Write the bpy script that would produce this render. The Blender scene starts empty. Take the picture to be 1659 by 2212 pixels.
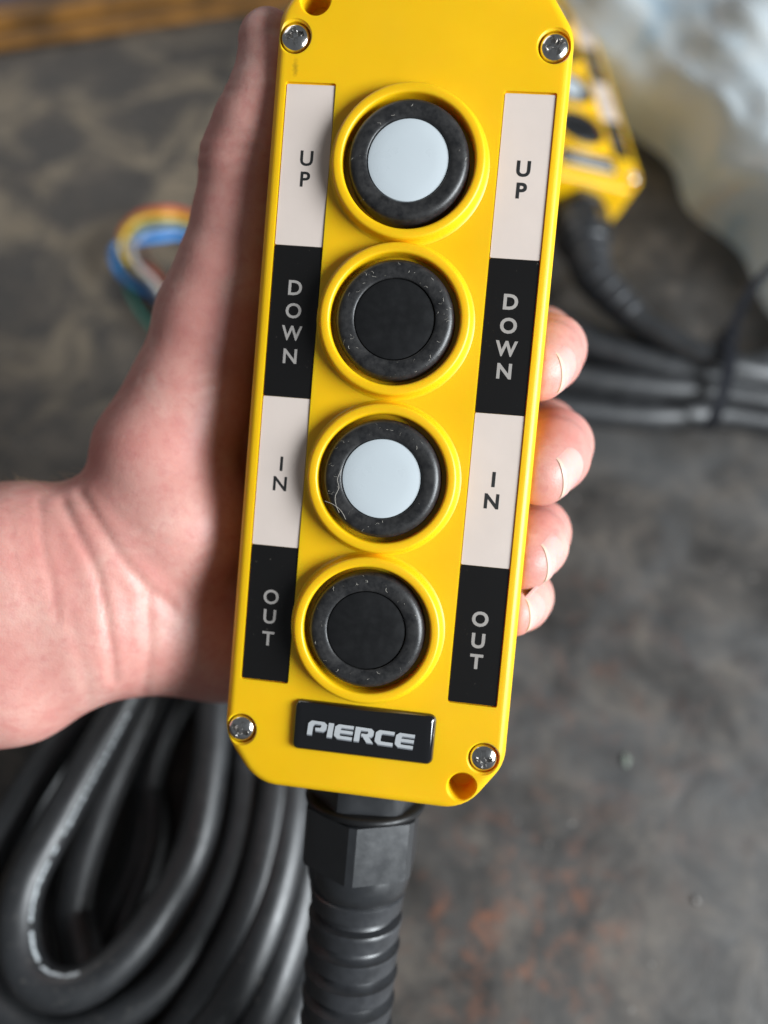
import bpy, bmesh, math, random
import numpy as np
from mathutils import Matrix, Vector
random.seed(7); rng = np.random.default_rng(7)
C = bpy.context.scene.collection
SC = bpy.context.scene
R_ = math.radians

# ------------------------------------------------------------------ camera, world, lights
# camera coordinates in mm: x right, y up, z towards the photographer
F = 1640.0; CX = 829.5; CY = 1106.0          # focal length and centre on a 1659 x 2212 frame
TILT = R_(27.3); HCAM = 0.340
M_CAM = Matrix.Translation((0, 0, HCAM)) @ Matrix.Rotation(TILT, 4, 'X')
cam_d = bpy.data.cameras.new('camera'); cam = bpy.data.objects.new('camera', cam_d); C.objects.link(cam)
cam.matrix_world = M_CAM
cam_d.sensor_fit = 'VERTICAL'; cam_d.sensor_height = 36; cam_d.sensor_width = 27
cam_d.lens = 36 * F / 2212; cam_d.clip_start = 0.01; cam_d.clip_end = 50
cam_d.dof.use_dof = True; cam_d.dof.focus_distance = 0.180
cam_d.dof.aperture_fstop = cam_d.lens / 6.6; cam_d.dof.aperture_blades = 0
SC.camera = cam
SC.view_settings.view_transform = 'Standard'; SC.view_settings.look = 'None'
SC.view_settings.exposure = 0.0; SC.view_settings.gamma = 1
w = bpy.data.worlds.new('World'); SC.world = w; w.use_nodes = True
bg = w.node_tree.nodes['Background']
bg.inputs[0].default_value = (0.86, 0.93, 1.0, 1); bg.inputs[1].default_value = 0.13

def area(name, loc, target, size, power, col):
    d = bpy.data.lights.new(name, 'AREA'); d.shape = 'RECTANGLE'; d.size, d.size_y = size
    d.energy = power; d.color = col
    o = bpy.data.objects.new(name, d); C.objects.link(o); o.location = loc
    o.rotation_euler = (Vector(target) - Vector(loc)).to_track_quat('-Z', 'Y').to_euler()
    return o
area('window_light', (0.94, -0.32, 0.67), (0, 0.08, 0.17), (0.80, 0.46), 34, (0.90, 0.96, 1.0))
area('far_fill_light', (-0.9, 1.5, 1.1), (0, 0.05, 0.2), (1.2, 0.8), 5, (1.0, 0.96, 0.92))  # weak warm fill lamp, added at the far left; not a real window

def cp(px, py, depth):                                   # pixel + depth (mm) -> camera coords (mm)
    return np.array([(px - CX) / F * depth, -(py - CY) / F * depth, -depth])
def c2w(p): return M_CAM @ Vector((p[0] / 1000, p[1] / 1000, p[2] / 1000))
def on_plane(px, py, h):                                 # world point at height h seen at the pixel
    d = M_CAM.to_3x3() @ Vector(((px - CX) / F, -(py - CY) / F, -1))
    s = (h - HCAM) / d.z
    return Vector((0, 0, HCAM)) + d * s

# ------------------------------------------------------------------ helpers
def obj(name, verts, faces, mat, parent=None, smooth=None, mw=None):
    me = bpy.data.meshes.new(name)
    me.from_pydata([tuple(v) for v in verts], [], [tuple(f) for f in faces]); me.update()
    return wrap(name, me, mat, parent, smooth, mw)
def wrap(name, me, mat, parent=None, smooth=None, mw=None):
    if mat is not None and not len(me.materials): me.materials.append(mat)
    if smooth is not None:
        for p in me.polygons: p.use_smooth = True
        if smooth < 180: me.set_sharp_from_angle(angle=R_(smooth))
    o = bpy.data.objects.new(name, me); C.objects.link(o)
    if parent: o.parent = parent
    if mw is not None: o.matrix_local = mw
    return o
def empty(name, mw):
    o = bpy.data.objects.new(name, None); C.objects.link(o); o.matrix_world = mw; o.empty_display_size = 0.01
    return o
def tag(o, label=None, cat=None, group=None, kind=None):
    if label: o['label'] = label
    if cat: o['category'] = cat
    if group: o['group'] = group
    if kind: o['kind'] = kind
    return o
def fixn(me):
    bm = bmesh.new(); bm.from_mesh(me); bmesh.ops.recalc_face_normals(bm, faces=bm.faces); bm.to_mesh(me); bm.free()

def lathe(profile, n=64, cx=0, cy=0, close=False):       # profile [(r, z)], mm -> m, around Z
    V = []; Fc = []
    for r, z in profile:
        for k in range(n):
            a = 2 * math.pi * k / n
            V.append(((cx + r * math.cos(a)) * .001, (cy + r * math.sin(a)) * .001, z * .001))
    m = len(profile)
    for i in range(m - 1):
        for k in range(n):
            k2 = (k + 1) % n
            Fc.append((i * n + k, i * n + k2, (i + 1) * n + k2, (i + 1) * n + k))
    if profile[0][0] > 0.001 and not close: pass
    Fc.append([k for k in range(n)][::-1]) if not close else None
    if close:
        for k in range(n):
            k2 = (k + 1) % n
            Fc.append(((m - 1) * n + k, (m - 1) * n + k2, k2, k))
    else: Fc.append([(m - 1) * n + k for k in range(n)])
    return V, Fc

def offset_poly(pts, d):                                  # inward offset of a convex CCW polygon
    n = len(pts); out = []
    for i in range(n):
        p0, p1, p2 = map(np.array, (pts[i - 1], pts[i], pts[(i + 1) % n]))
        e1 = (p1 - p0) / np.linalg.norm(p1 - p0); e2 = (p2 - p1) / np.linalg.norm(p2 - p1)
        n1 = np.array([-e1[1], e1[0]]); n2 = np.array([-e2[1], e2[0]])
        A = np.array([n1, n2]); b = np.array([n1 @ (p0 + n1 * d), n2 @ (p1 + n2 * d)])
        out.append(np.linalg.solve(A, b))
    return out
def round_poly(pts, r, seg=6):
    n = len(pts); out = []
    for i in range(n):
        p0, p1, p2 = map(np.array, (pts[i - 1], pts[i], pts[(i + 1) % n]))
        a = (p0 - p1) / np.linalg.norm(p0 - p1); b = (p2 - p1) / np.linalg.norm(p2 - p1)
        ang = math.acos(np.clip(a @ b, -1, 1)); t = r / math.tan(ang / 2)
        c = p1 + (a + b) / np.linalg.norm(a + b) * r / math.sin(ang / 2)
        s = p1 + a * t - c; e = p1 + b * t - c
        a0 = math.atan2(s[1], s[0]); a1 = math.atan2(e[1], e[0]); da = (a1 - a0 + math.pi) % (2 * math.pi) - math.pi
        for k in range(seg + 1):
            th = a0 + da * k / seg; out.append((c[0] + r * math.cos(th), c[1] + r * math.sin(th)))
    return out
def stack(poly, layers, rad, seg=6):                      # layers [(inset, z)] top to bottom, capped
    V = []; Fc = []; n = None
    for ins, z in layers:
        ring = round_poly(offset_poly(poly, ins), max(.3, rad - ins), seg); n = len(ring)
        V += [(x * .001, y * .001, z * .001) for x, y in ring]
    Fc.append(list(range(n)))
    for i in range(len(layers) - 1):
        for k in range(n):
            k2 = (k + 1) % n
            Fc.append((i * n + k, (i + 1) * n + k, (i + 1) * n + k2, i * n + k2))
    Fc.append([(len(layers) - 1) * n + k for k in range(n)][::-1])
    return V, Fc

def catmull(P, per=10, closed=False):
    P = np.array(P, float); n = len(P); out = []
    idx = range(n) if closed else range(n - 1)
    for i in idx:
        g = (lambda j: P[j % n]) if closed else (lambda j: P[min(max(j, 0), n - 1)])
        p0, p1, p2, p3 = g(i - 1), g(i), g(i + 1), g(i + 2)
        for k in range(per):
            t = k / per
            out.append(.5 * (2 * p1 + (p2 - p0) * t + (2 * p0 - 5 * p1 + 4 * p2 - p3) * t * t + (3 * p1 - p0 - 3 * p2 + p3) * t ** 3))
    if not closed: out.append(P[-1])
    return np.array(out)
def tube(path, rad, n=18, closed=False):                 # path Nx3 metres; rad scalar or list -> verts, faces
    path = np.array(path); N = len(path)
    rad = np.full(N, rad) if np.isscalar(rad) else np.array(rad)
    T = np.roll(path, -1, 0) - np.roll(path, 1, 0)
    if not closed: T[0] = path[1] - path[0]; T[-1] = path[-1] - path[-2]
    T /= np.linalg.norm(T, axis=1)[:, None] + 1e-12
    u = np.cross(T[0], [0, 0, 1.]); 
    if np.linalg.norm(u) < 1e-3: u = np.cross(T[0], [0, 1., 0])
    V = []
    for i in range(N):
        u = u - T[i] * (u @ T[i]); u /= np.linalg.norm(u); v = np.cross(T[i], u)
        for k in range(n):
            a = 2 * math.pi * k / n
            V.append(path[i] + rad[i] * (math.cos(a) * u + math.sin(a) * v))
    Fc = []
    for i in range(N if closed else N - 1):
        j = (i + 1) % N
        for k in range(n):
            k2 = (k + 1) % n; Fc.append((i * n + k, i * n + k2, j * n + k2, j * n + k))
    if not closed:
        Fc.append(list(range(n))[::-1]); Fc.append([(N - 1) * n + k for k in range(n)])
    return V, Fc
class MB:
    def __init__(s): s.V = []; s.F = []
    def add(s, VF):
        o = len(s.V); s.V += [tuple(v) for v in VF[0]]; s.F += [[i + o for i in f] for f in VF[1]]; return s
    def out(s, name, mat, parent=None, smooth=None, mw=None): return obj(name, s.V, s.F, mat, parent, smooth, mw)

# ------------------------------------------------------------------ materials
def new_mat(name):
    m = bpy.data.materials.new(name); m.use_nodes = True
    nt = m.node_tree; return m, nt, nt.nodes['Principled BSDF']
def N(nt, t, **kw):
    n = nt.nodes.new(t)
    for k, v in kw.items():
        if k.startswith('i_'):
            key = k[2:].replace('_', ' '); n.inputs[key].default_value = v
        else: setattr(n, k, v)
    return n
def L(nt, a, b): nt.links.new(a, b)
def coords(nt, world=False):
    if world: return N(nt, 'ShaderNodeNewGeometry').outputs['Position']
    return N(nt, 'ShaderNodeTexCoord').outputs['Object']
def noise(nt, co, scale, detail=3, rough=.55, dist=0):
    n = N(nt, 'ShaderNodeTexNoise'); n.inputs['Scale'].default_value = scale; n.inputs['Detail'].default_value = detail
    n.inputs['Roughness'].default_value = rough; n.inputs['Distortion'].default_value = dist
    L(nt, co, n.inputs['Vector']); return n.outputs['Fac']
def ramp(nt, fac, stops):
    r = N(nt, 'ShaderNodeValToRGB'); e = r.color_ramp.elements
    while len(e) < len(stops): e.new(0.5)
    for el, (p, c) in zip(e, stops): el.position = p; el.color = (*c, 1) if len(c) == 3 else c
    L(nt, fac, r.inputs[0]); return r.outputs[0]
def mix(nt, fac, a, b, mode='MIX'):
    m = N(nt, 'ShaderNodeMix', data_type='RGBA', blend_type=mode)
    if isinstance(fac, (int, float)): m.inputs[0].default_value = fac
    else: L(nt, fac, m.inputs[0])
    for s, v in ((6, a), (7, b)):
        if isinstance(v, tuple): m.inputs[s].default_value = (*v, 1)
        else: L(nt, v, m.inputs[s])
    return m.outputs[2]
def math_(nt, op, a, b=None, clamp=False):
    m = N(nt, 'ShaderNodeMath', operation=op, use_clamp=clamp)
    for i, v in enumerate((a, b)):
        if v is None: continue
        if isinstance(v, (int, float)): m.inputs[i].default_value = v
        else: L(nt, v, m.inputs[i])
    return m.outputs[0]
def bump(nt, bsdf, h, strength, dist):
    b = N(nt, 'ShaderNodeBump'); b.inputs['Strength'].default_value = strength; b.inputs['Distance'].default_value = dist
    L(nt, h, b.inputs['Height']); L(nt, b.outputs[0], bsdf.inputs['Normal'])
def simple(name, col, rough=.5, metal=0, var=.1, vscale=60, bsc=0, bst=.2, bd=.0001, spec=.5, coat=0, sss=0, sr=.002, dust=None):
    m, nt, b = new_mat(name); co = coords(nt)
    f = noise(nt, co, vscale, 4)
    dark = tuple(c * (1 - var) for c in col); lite = tuple(min(1, c * (1 + var)) for c in col)
    c = ramp(nt, f, [(.3, dark), (.7, lite)])
    if dust:
        dcol, dsc, th = dust
        v = noise(nt, co, dsc, 5, .7)
        c = mix(nt, ramp(nt, v, [(th, (0, 0, 0)), (th + .07, (1, 1, 1))]), c, dcol)
    L(nt, c, b.inputs['Base Color'])
    rr = ramp(nt, noise(nt, co, vscale * 2.3, 4), [(.3, (rough * .85,) * 3), (.7, (min(1, rough * 1.15),) * 3)])
    L(nt, rr, b.inputs['Roughness']); b.inputs['Metallic'].default_value = metal
    b.inputs['Specular IOR Level'].default_value = spec; b.inputs['Coat Weight'].default_value = coat
    b.inputs['Coat Roughness'].default_value = .06
    if sss:
        b.inputs['Subsurface Weight'].default_value = sss; b.inputs['Subsurface Radius'].default_value = (1, .45, .08)
        b.inputs['Subsurface Scale'].default_value = sr
    if bsc: bump(nt, b, noise(nt, co, bsc, 3), bst, bd)
    return m
Y = simple('yellow_plastic', (0.83, 0.475, 0.003), .40, var=.05, vscale=26, bsc=1500, bst=.16, bd=.0001, sss=.4, sr=.0035)
YC = Y
def smudge():
    nt = Y.node_tree; b = nt.nodes['Principled BSDF']; src = b.inputs['Base Color'].links[0].from_socket; co = coords(nt)
    mp = N(nt, 'ShaderNodeMapping'); mp.inputs['Location'].default_value = (.0300, -.1030, 0); mp.vector_type = 'POINT'; L(nt, co, mp.inputs['Vector'])
    m2 = N(nt, 'ShaderNodeMapping'); m2.inputs['Rotation'].default_value = (0, 0, R_(55)); m2.inputs['Scale'].default_value = (600, 220, 60); L(nt, mp.outputs[0], m2.inputs['Vector'])
    ln_ = N(nt, 'ShaderNodeVectorMath', operation='LENGTH'); L(nt, m2.outputs[0], ln_.inputs[0])
    k = math_(nt, 'ADD', ln_.outputs['Value'], math_(nt, 'MULTIPLY', noise(nt, co, 900, 3), .8))
    f = ramp(nt, k, [(.35, (.55, .55, .55)), (.95, (0, 0, 0))]); L(nt, mix(nt, f, src, (.10, .06, .01)), b.inputs['Base Color'])
smudge()
def rubber_mat():
    m, nt, b = new_mat('black_rubber'); co = coords(nt)
    c = ramp(nt, noise(nt, co, 420, 6, .75), [(.35, (.008, .008, .009)), (.75, (.045, .043, .042))])
    v = N(nt, 'ShaderNodeTexVoronoi'); v.inputs['Scale'].default_value = 900; L(nt, co, v.inputs['Vector'])
    sp = ramp(nt, v.outputs['Distance'], [(.05, (1, 1, 1)), (.13, (0, 0, 0))])
    gate = ramp(nt, noise(nt, co, 260, 3), [(.55, (0, 0, 0)), (.62, (1, 1, 1))])
    c = mix(nt, math_(nt, 'MULTIPLY', sp, gate), c, (.13, .12, .10))
    L(nt, c, b.inputs['Base Color']); b.inputs['Roughness'].default_value = .38
    bump(nt, b, noise(nt, co, 1400, 4, .7), .35, .00012); return m
RUB = rubber_mat()
BLK = simple('black_plastic', (.008, .008, .0085), .42, spec=.4, var=.2, vscale=200, bsc=1200, bst=.1)
GLAND = simple('gland_nylon', (.016, .017, .019), .34, spec=1.0, var=.2, vscale=120, bsc=900, bst=.12)
BOOT = simple('boot_rubber', (.024, .025, .028), .42, spec=.8, var=.25, vscale=200, bsc=900, bst=.15)
WHT = simple('white_insert', (.53, .575, .60), .3, var=.02, vscale=60)
def label_mat(name, a, dcol, dth):
    m, nt, b = new_mat(name); co = coords(nt)
    c = ramp(nt, noise(nt, co, 90, 3), [(.3, tuple(x * .95 for x in a)), (.7, a)])
    c = mix(nt, ramp(nt, noise(nt, co, 1100, 5, .7), [(dth, (0, 0, 0)), (dth + .04, (1, 1, 1))]), c, dcol)
    L(nt, c, b.inputs['Base Color']); b.inputs['Roughness'].default_value = .32; b.inputs['Specular IOR Level'].default_value = .38
    bump(nt, b, noise(nt, co, 1300, 2), .10, .00008); return m
LBW = label_mat('label_white', (.66, .56, .50), (.5, .42, .36), .72)
LBB = label_mat('label_black', (.007, .0065, .0065), (.16, .14, .12), .69)
INKB = simple('ink_dark', (.02, .02, .02), .4); INKW = simple('ink_grey', (.33, .305, .285), .4)
STEEL = simple('screw_steel', (.72, .70, .68), .16, metal=1, var=.12, vscale=700, bsc=500, bst=.25, bd=.0002)
GLOSS = simple('badge_gloss', (.006, .006, .007), .08, coat=1, var=.1)
CHROME = simple('badge_letter', (.43, .44, .45), .35, metal=0, var=.05)
CHROME2 = simple('badge_letter_edge', (.22, .23, .25), .35, var=.05)
CABLE = simple('cable_jacket', (.018, .019, .021), .45, spec=1.0, var=.3, vscale=60, bsc=260, bst=.25, bd=.0002, dust=((.07, .065, .06), 380, .60))
PRINT = simple('cable_print', (.62, .66, .68), .5)
TIE = simple('tie_nylon', (.015, .016, .02), .3)

# ------------------------------------------------------------------ the pendant (local mm, face at z = 0)
RM = Matrix(((0.99174847, 0.08649971, -0.09461907), (-0.09208812, 0.99415368, -0.05637601), (0.08918938, 0.06462412, 0.99391598)))
M_P = M_CAM @ Matrix.Translation((-.00028064, .00055421, -.18481840)) @ RM.to_4x4()
OUT = [(35.3, -60.0), (34.9, 114), (26, 127), (-27, 129), (-35.0, 116), (-35.4, -60.5), (-26.5, -72.4), (26.5, -72.6)]
HB = 38.0
pend = empty('control_pendant', M_P)
tag(pend, 'yellow four button control pendant held upright in the hand', 'control pendant', 'yellow control pendants')

def boolean(base, cutters, name):
    coll = bpy.data.collections.new('tmp'); C.children.link(coll)
    bo = bpy.data.objects.new('b', base); coll.objects.link(bo)
    for me in cutters:
        co = bpy.data.objects.new('c', me); coll.objects.link(co)
        md = bo.modifiers.new('m', 'BOOLEAN'); md.operation = 'DIFFERENCE'; md.solver = 'EXACT'; md.object = co
    dg = bpy.context.evaluated_depsgraph_get()
    me = bpy.data.meshes.new_from_object(bo.evaluated_get(dg)); me.name = name
    for o in list(coll.objects): bpy.data.objects.remove(o)
    bpy.data.collections.remove(coll)
    return me
def mesh_of(VF):
    me = bpy.data.meshes.new('t'); me.from_pydata([tuple(v) for v in VF[0]], [], [tuple(f) for f in VF[1]]); me.update(); fixn(me); return me
def boxm(x0, x1, y0, y1, z0, z1, r=.5):
    return mesh_of(stack([(x0, y0), (x1, y0), (x1, y1), (x0, y1)], [(0, z1), (0, z0)], r, 3))
arc = lambda rad, n=7: [(rad * (1 - math.sin(math.pi / 2 * k / n)), -rad * (1 - math.cos(math.pi / 2 * k / n))) for k in range(n + 1)]
cov = mesh_of(stack(OUT, arc(2.3) + [(0.0, -8), (0.25, -15.4), (.6, -15.8)], 11))
SCREWS = [(-30.7, 110.35), (30.4, 110.35), (-31.0, -58.5), (30.0, -58.6)]
BTN = [(-0.9, 81.8), (-0.95, 45.3), (-0.7, 7.55), (-1.25, -29.4)]
cuts = []
for x, y in SCREWS: cuts.append(mesh_of(lathe([(4.15, 1), (4.15, -.2), (3.75, -.6), (3.75, -2.6)], 40, x, y)))
for x, y in ((25.4, -66.4), (-26.4, 119.0)): cuts.append(mesh_of(lathe([(4.2, 1), (3.9, .01), (3.4, -.7), (3.2, -9)], 40, x, y)))
for x, y in BTN: cuts.append(mesh_of(lathe([(15.6, 2), (15.5, -1.6)], 64, x, y)))
cuts.append(boxm(-32.0, -19.9, -45.6, 99.9, -.75, 1)); cuts.append(boxm(19.9, 32.0, -45.6, 99.9, -.75, 1))
cov = boolean(cov, cuts, 'front_cover')
cv = wrap('front_cover', cov, Y, pend, 32)
sh = stack(OUT, [(.5, -16.2), (.15, -16.7), (.3, -20), (1.6, -HB + 3), (2.5, -HB + 1), (4.5, -HB)], 11)
obj('back_shell', *sh, Y, pend, 32)

# raised collars, black buttons, inserts
colp = [(15.5, -1.9), (15.45, 2.3), (15.55, 2.8), (15.75, 3.1), (16.1, 3.2), (17.3, 3.2), (17.7, 3.08), (17.92, 2.7), (18.1, 1.8), (18.3, .8), (18.6, .25), (19.1, -.05), (19.1, -.3)]
for i, (x, y) in enumerate(BTN):
    V, Fc = lathe(colp, 96, 0, 0); Fc = Fc[:-2]
    obj('collar', V, Fc, Y, pend, 50, Matrix.Translation((x * .001, y * .001, 0)))
    white = i % 2 == 0
    zz = [.1, -.5, .0, -.3][i]
    bp_ = [(14.35, -1.55), (14.25, 1.2), (14.1, 2.3), (13.8, 3.05), (13.2, 3.55), (12.4, 3.8), (11.2, 3.75), (10.4, 3.62), (9.85, 3.5), (9.65, 3.35), (9.62, 1.5)]
    bp_ = [(r, z + zz) for r, z in bp_]
    V, Fc = lathe(bp_, 80)
    b = obj('push_button', V, Fc[:-2], RUB, pend, 60, Matrix.Translation((x * .001, y * .001, 0)))
    b['label'] = ['topmost black ringed button with white centre', 'second button, all black', 'third button, black ring with white centre', 'lowest button, all black'][i]
    ip = [(9.5, 1.3), (9.5, 2.6), (9.5, 2.95), (9.35, 3.15), (8.6, 3.28), (6, 3.42), (3, 3.5), (.05, 3.52)]
    ip = [(r, z + zz) for r, z in ip]
    V, Fc = lathe(ip, 72); obj('insert', V, Fc, WHT if white else BLK, b, 40)
    # lint: short fibres lying on the rubber
    mb = MB()
    for k in range([10, 38, 30, 22][i]):
        a = rng.uniform(0, 6.283); rr = rng.uniform(10.2, 14.0); ln = rng.uniform(.2, 1.0) * (1.9 if rng.random() < .12 else 1)
        d = rng.uniform(0, 6.283); bend = rng.uniform(-1.5, 1.5)
        P = []
        for s in np.linspace(0, 1, 5):
            x1 = rr * math.cos(a) + ln * s * math.cos(d + bend * s); y1 = rr * math.sin(a) + ln * s * math.sin(d + bend * s)
            r1 = math.hypot(x1, y1)
            if r1 > 14.2 or r1 < 9.9: break
            z1 = np.interp(r1, [9.6, 10.4, 11.2, 12.3, 13.1, 13.7, 14.1, 14.25], [3.3, 3.62, 3.75, 3.8, 3.55, 3.1, 2.3, 1.2]) + zz + .05
            P.append((x1 * .001, y1 * .001, z1 * .001))
        if len(P) > 2: mb.add(tube(P, .00004, 3))
    if i == 2:                                           # two long threads
        for pts in ([(-9.6, 1.5), (-10.4, -1), (-9.9, -3), (-10.6, -5.2), (-10.2, -7.3), (-9.3, -9.0)], [(-13, -6.5), (-11, -7.1), (-9, -8.4), (-7.6, -10.4)]):
            mb.add(tube(catmull([(a * .001, b_ * .001, .00415) for a, b_ in pts], 6), .00006, 4))
    ln_ = mb.out('lint', simple('lint_fibre', (.36, .33, .29), .8) if i == 0 else bpy.data.materials['lint_fibre'], b)
    ln_['kind'] = 'stuff'

# screws
def cross_cutter():
    mb = MB()
    for r in (0, math.pi / 2):
        c, s = math.cos(r), math.sin(r)
        w0, l0, w1, l1, zt, zb = .80, 3.5, .42, 1.3, 2.2, -1.2
        q = [(-l0, -w0, zt), (l0, -w0, zt), (l0, w0, zt), (-l0, w0, zt), (-l1, -w1, zb), (l1, -w1, zb), (l1, w1, zb), (-l1, w1, zb)]
        V = [((x * c - y * s) * .001, (x * s + y * c) * .001, z * .001) for x, y, z in q]
        mb.add((V, [(0, 1, 2, 3), (7, 6, 5, 4), (0, 4, 5, 1), (1, 5, 6, 2), (2, 6, 7, 3), (3, 7, 4, 0)]))
    return mb
prof = [(3.45, -2.5), (3.45, -1.2)] + [(3.45 * math.cos(t), -1.2 + 1.9 * math.sin(t)) for t in np.linspace(.12, 1.5, 10)]
sm = mesh_of(lathe(prof, 40))
cc = cross_cutter()
c1 = MB(); c1.V = cc.V[:8]; c1.F = cc.F[:6]; c2 = MB(); c2.V = cc.V[8:]; c2.F = [[i - 8 for i in f] for f in cc.F[6:]]
sm = boolean(sm, [mesh_of((c1.V, c1.F)), mesh_of((c2.V, c2.F)), mesh_of(lathe([(1.5, 2), (.9, -.5), (.3, -1.5)], 16))], 'screw')
s0 = wrap('screw', sm, STEEL, pend, 30)
for k, (x, y) in enumerate(SCREWS):
    o = s0 if k == 0 else s0.copy()
    if k: C.objects.link(o); o.parent = pend
    o.matrix_local = Matrix.Translation((x * .001, y * .001, 0)) @ Matrix.Rotation([.25, .5, -.35, .12][k], 4, 'Z')

# legend plates with lettering
def text_mesh(ch, size, off, ext):
    cu = bpy.data.curves.new('t', 'FONT'); cu.body = ch; cu.size = size; cu.offset = off; cu.extrude = ext
    cu.align_x = 'CENTER'; cu.align_y = 'CENTER'; cu.resolution_u = 4
    o = bpy.data.objects.new('t', cu); C.objects.link(o)
    me = bpy.data.meshes.new_from_object(o.evaluated_get(bpy.context.evaluated_depsgraph_get())); bpy.data.objects.remove(o)
    co = np.array([v.co[:] for v in me.vertices]); mid = (co.max(0) + co.min(0)) / 2
    V = [tuple(c - mid) for c in co]; Fc = [list(p.vertices) for p in me.polygons]
    return V, Fc
YS = [99.6, 61.7, 25.3, -11.5, -45.4]
WORDS = [('UP', [82.35, 77.45], [82.5, 77.5]), ('DOWN', [51.7, 46.2, 40.8, 35.25], [51.75, 46.2, 40.8, 35.5]),
         ('IN', [8.95, 4.05], [9.65, 4.4]), ('OUT', [-24.25, -29.2, -34.75], [-24.35, -29.7, -34.85])]
for side in (-1, 1):
    for i in range(4):
        x0, x1 = (-31.8, -20.05) if side < 0 else (20.05, 31.8)
        g = .04 if 0 < i else .1
        V, Fc = stack([(x0, YS[i + 1] + .04), (x1, YS[i + 1] + .04), (x1, YS[i] - g), (x0, YS[i] - g)], [(.06, -.30), (0, -.36), (0, -.74)], .25, 2)
        pl = obj('legend_plate', V, Fc, LBW if i % 2 == 0 else LBB, pend, 30)
        word, yl, yr = WORDS[i]
        pl['label'] = ('pale' if i % 2 == 0 else 'black') + ' legend plate reading ' + word + (' left of' if side < 0 else ' right of') + ' the buttons'
        mb = MB()
        cxx = -25.95 if side < 0 else 25.95
        if word == 'UP' and side < 0: cxx = -25.6
        for ch, y in zip(word, yl if side < 0 else yr):
            V, Fc = text_mesh(ch, 5.05, .085 if side < 0 else .15, .03)
            mb.add(([(( (v[0]*(1.0 if ch != 'W' else .92)) + cxx) * .001, (v[1] * (.98) + y) * .001, (v[2] - .29) * .001) for v in V], Fc))
        mb.out('lettering', INKB if i % 2 == 0 else INKW, pl)

# name badge: black domed plate with raised wordmark
bx0, bx1, by0, by1 = -17.7, 17.7, -61.6, -48.9
V, Fc = stack([(bx0, by0), (bx1, by0), (bx1, by1), (bx0, by1)], [(2.4, 1.75), (1.7, 1.68), (1.1, 1.5), (.6, 1.2), (.25, .8), (.06, .4), (0, -.2)], 1.7, 5)
badge = obj('name_badge', V, Fc, GLOSS, pend, 60)
G = {  # outlines in a 4.6 x 4.2 cell, one closed outline per letter
 'P': [(0, 0), (.1, 3.3), (.9, 4.2), (4.0, 4.2), (4.75, 3.55), (4.65, 2.2), (3.9, 1.35), (2.0, 1.35), (1.9, 2.25), (3.1, 2.35), (3.35, 2.7), (3.35, 3.05), (3.1, 3.3), (1.7, 3.3), (1.35, 2.9), (1.2, 0)],
 'I': [(0, 0), (.25, 4.2), (1.55, 4.2), (1.3, 0)],
 'E': [(.8, 0), (.0, .8), (.15, 3.4), (1.0, 4.2), (4.7, 4.2), (4.65, 3.3), (1.7, 3.3), (1.5, 3.1), (1.48, 2.62), (4.6, 2.62), (4.55, 1.72), (1.43, 1.72), (1.4, 1.1), (1.6, .9), (4.5, .9), (4.45, 0)],
 'R': [(0, 0), (.22, 4.2), (4.1, 4.2), (4.75, 3.55), (4.7, 2.4), (4.1, 1.75), (3.6, 1.68), (4.8, 0), (3.1, 0), (2.05, 1.62), (1.72, 1.62), (1.75, 2.45), (3.1, 2.45), (3.35, 2.7), (3.37, 3.1), (3.15, 3.32), (1.5, 3.32), (1.3, 0)],
 'C': [(.8, 0), (0, .8), (.15, 3.4), (1.0, 4.2), (4.7, 4.2), (4.63, 3.25), (1.75, 3.25), (1.5, 3.0), (1.42, 1.2), (1.65, .95), (4.5, .95), (4.45, 0)]}
mt = MB(); ms = MB(); X = 0; H0 = 4.2; wid = dict(P=4.9, I=1.75, E=4.95, R=5.1, C=4.95)
tot = sum(wid[c] for c in 'PIERCE') - .2; sc_ = 26.6 / tot
for ch in 'PIERCE':
    g = G[ch]; n = len(g)
    def T(p, dy, z, gx=0):
        x = (X + p[0]) * sc_ - 13.6; y = (p[1] - 2.1) * .86
        a = R_(-1.3); xr = x * math.cos(a) - y * math.sin(a); yr = x * math.sin(a) + y * math.cos(a)
        return ((xr - .15) * .001, (yr - 55.45 + dy) * .001, z * .001)
    mt.add(([T(p, 0, 2.05) for p in g], [list(range(n))[::-1]]))
    V = [T(p, 0, 2.045) for p in g] + [T(p, -.62, 1.62) for p in g]
    ms.add((V, [(k, (k + 1) % n, n + (k + 1) % n, n + k) for k in range(n)]))
    X += wid[ch]
le = ms.out('lettering_edge', CHROME2, badge); fixn(le.data)
lt = mt.out('lettering', CHROME, badge); fixn(lt.data)
bmm = bmesh.new(); bmm.from_mesh(lt.data); bmesh.ops.triangulate(bmm, faces=bmm.faces); bmm.to_mesh(lt.data); bmm.free()

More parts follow.
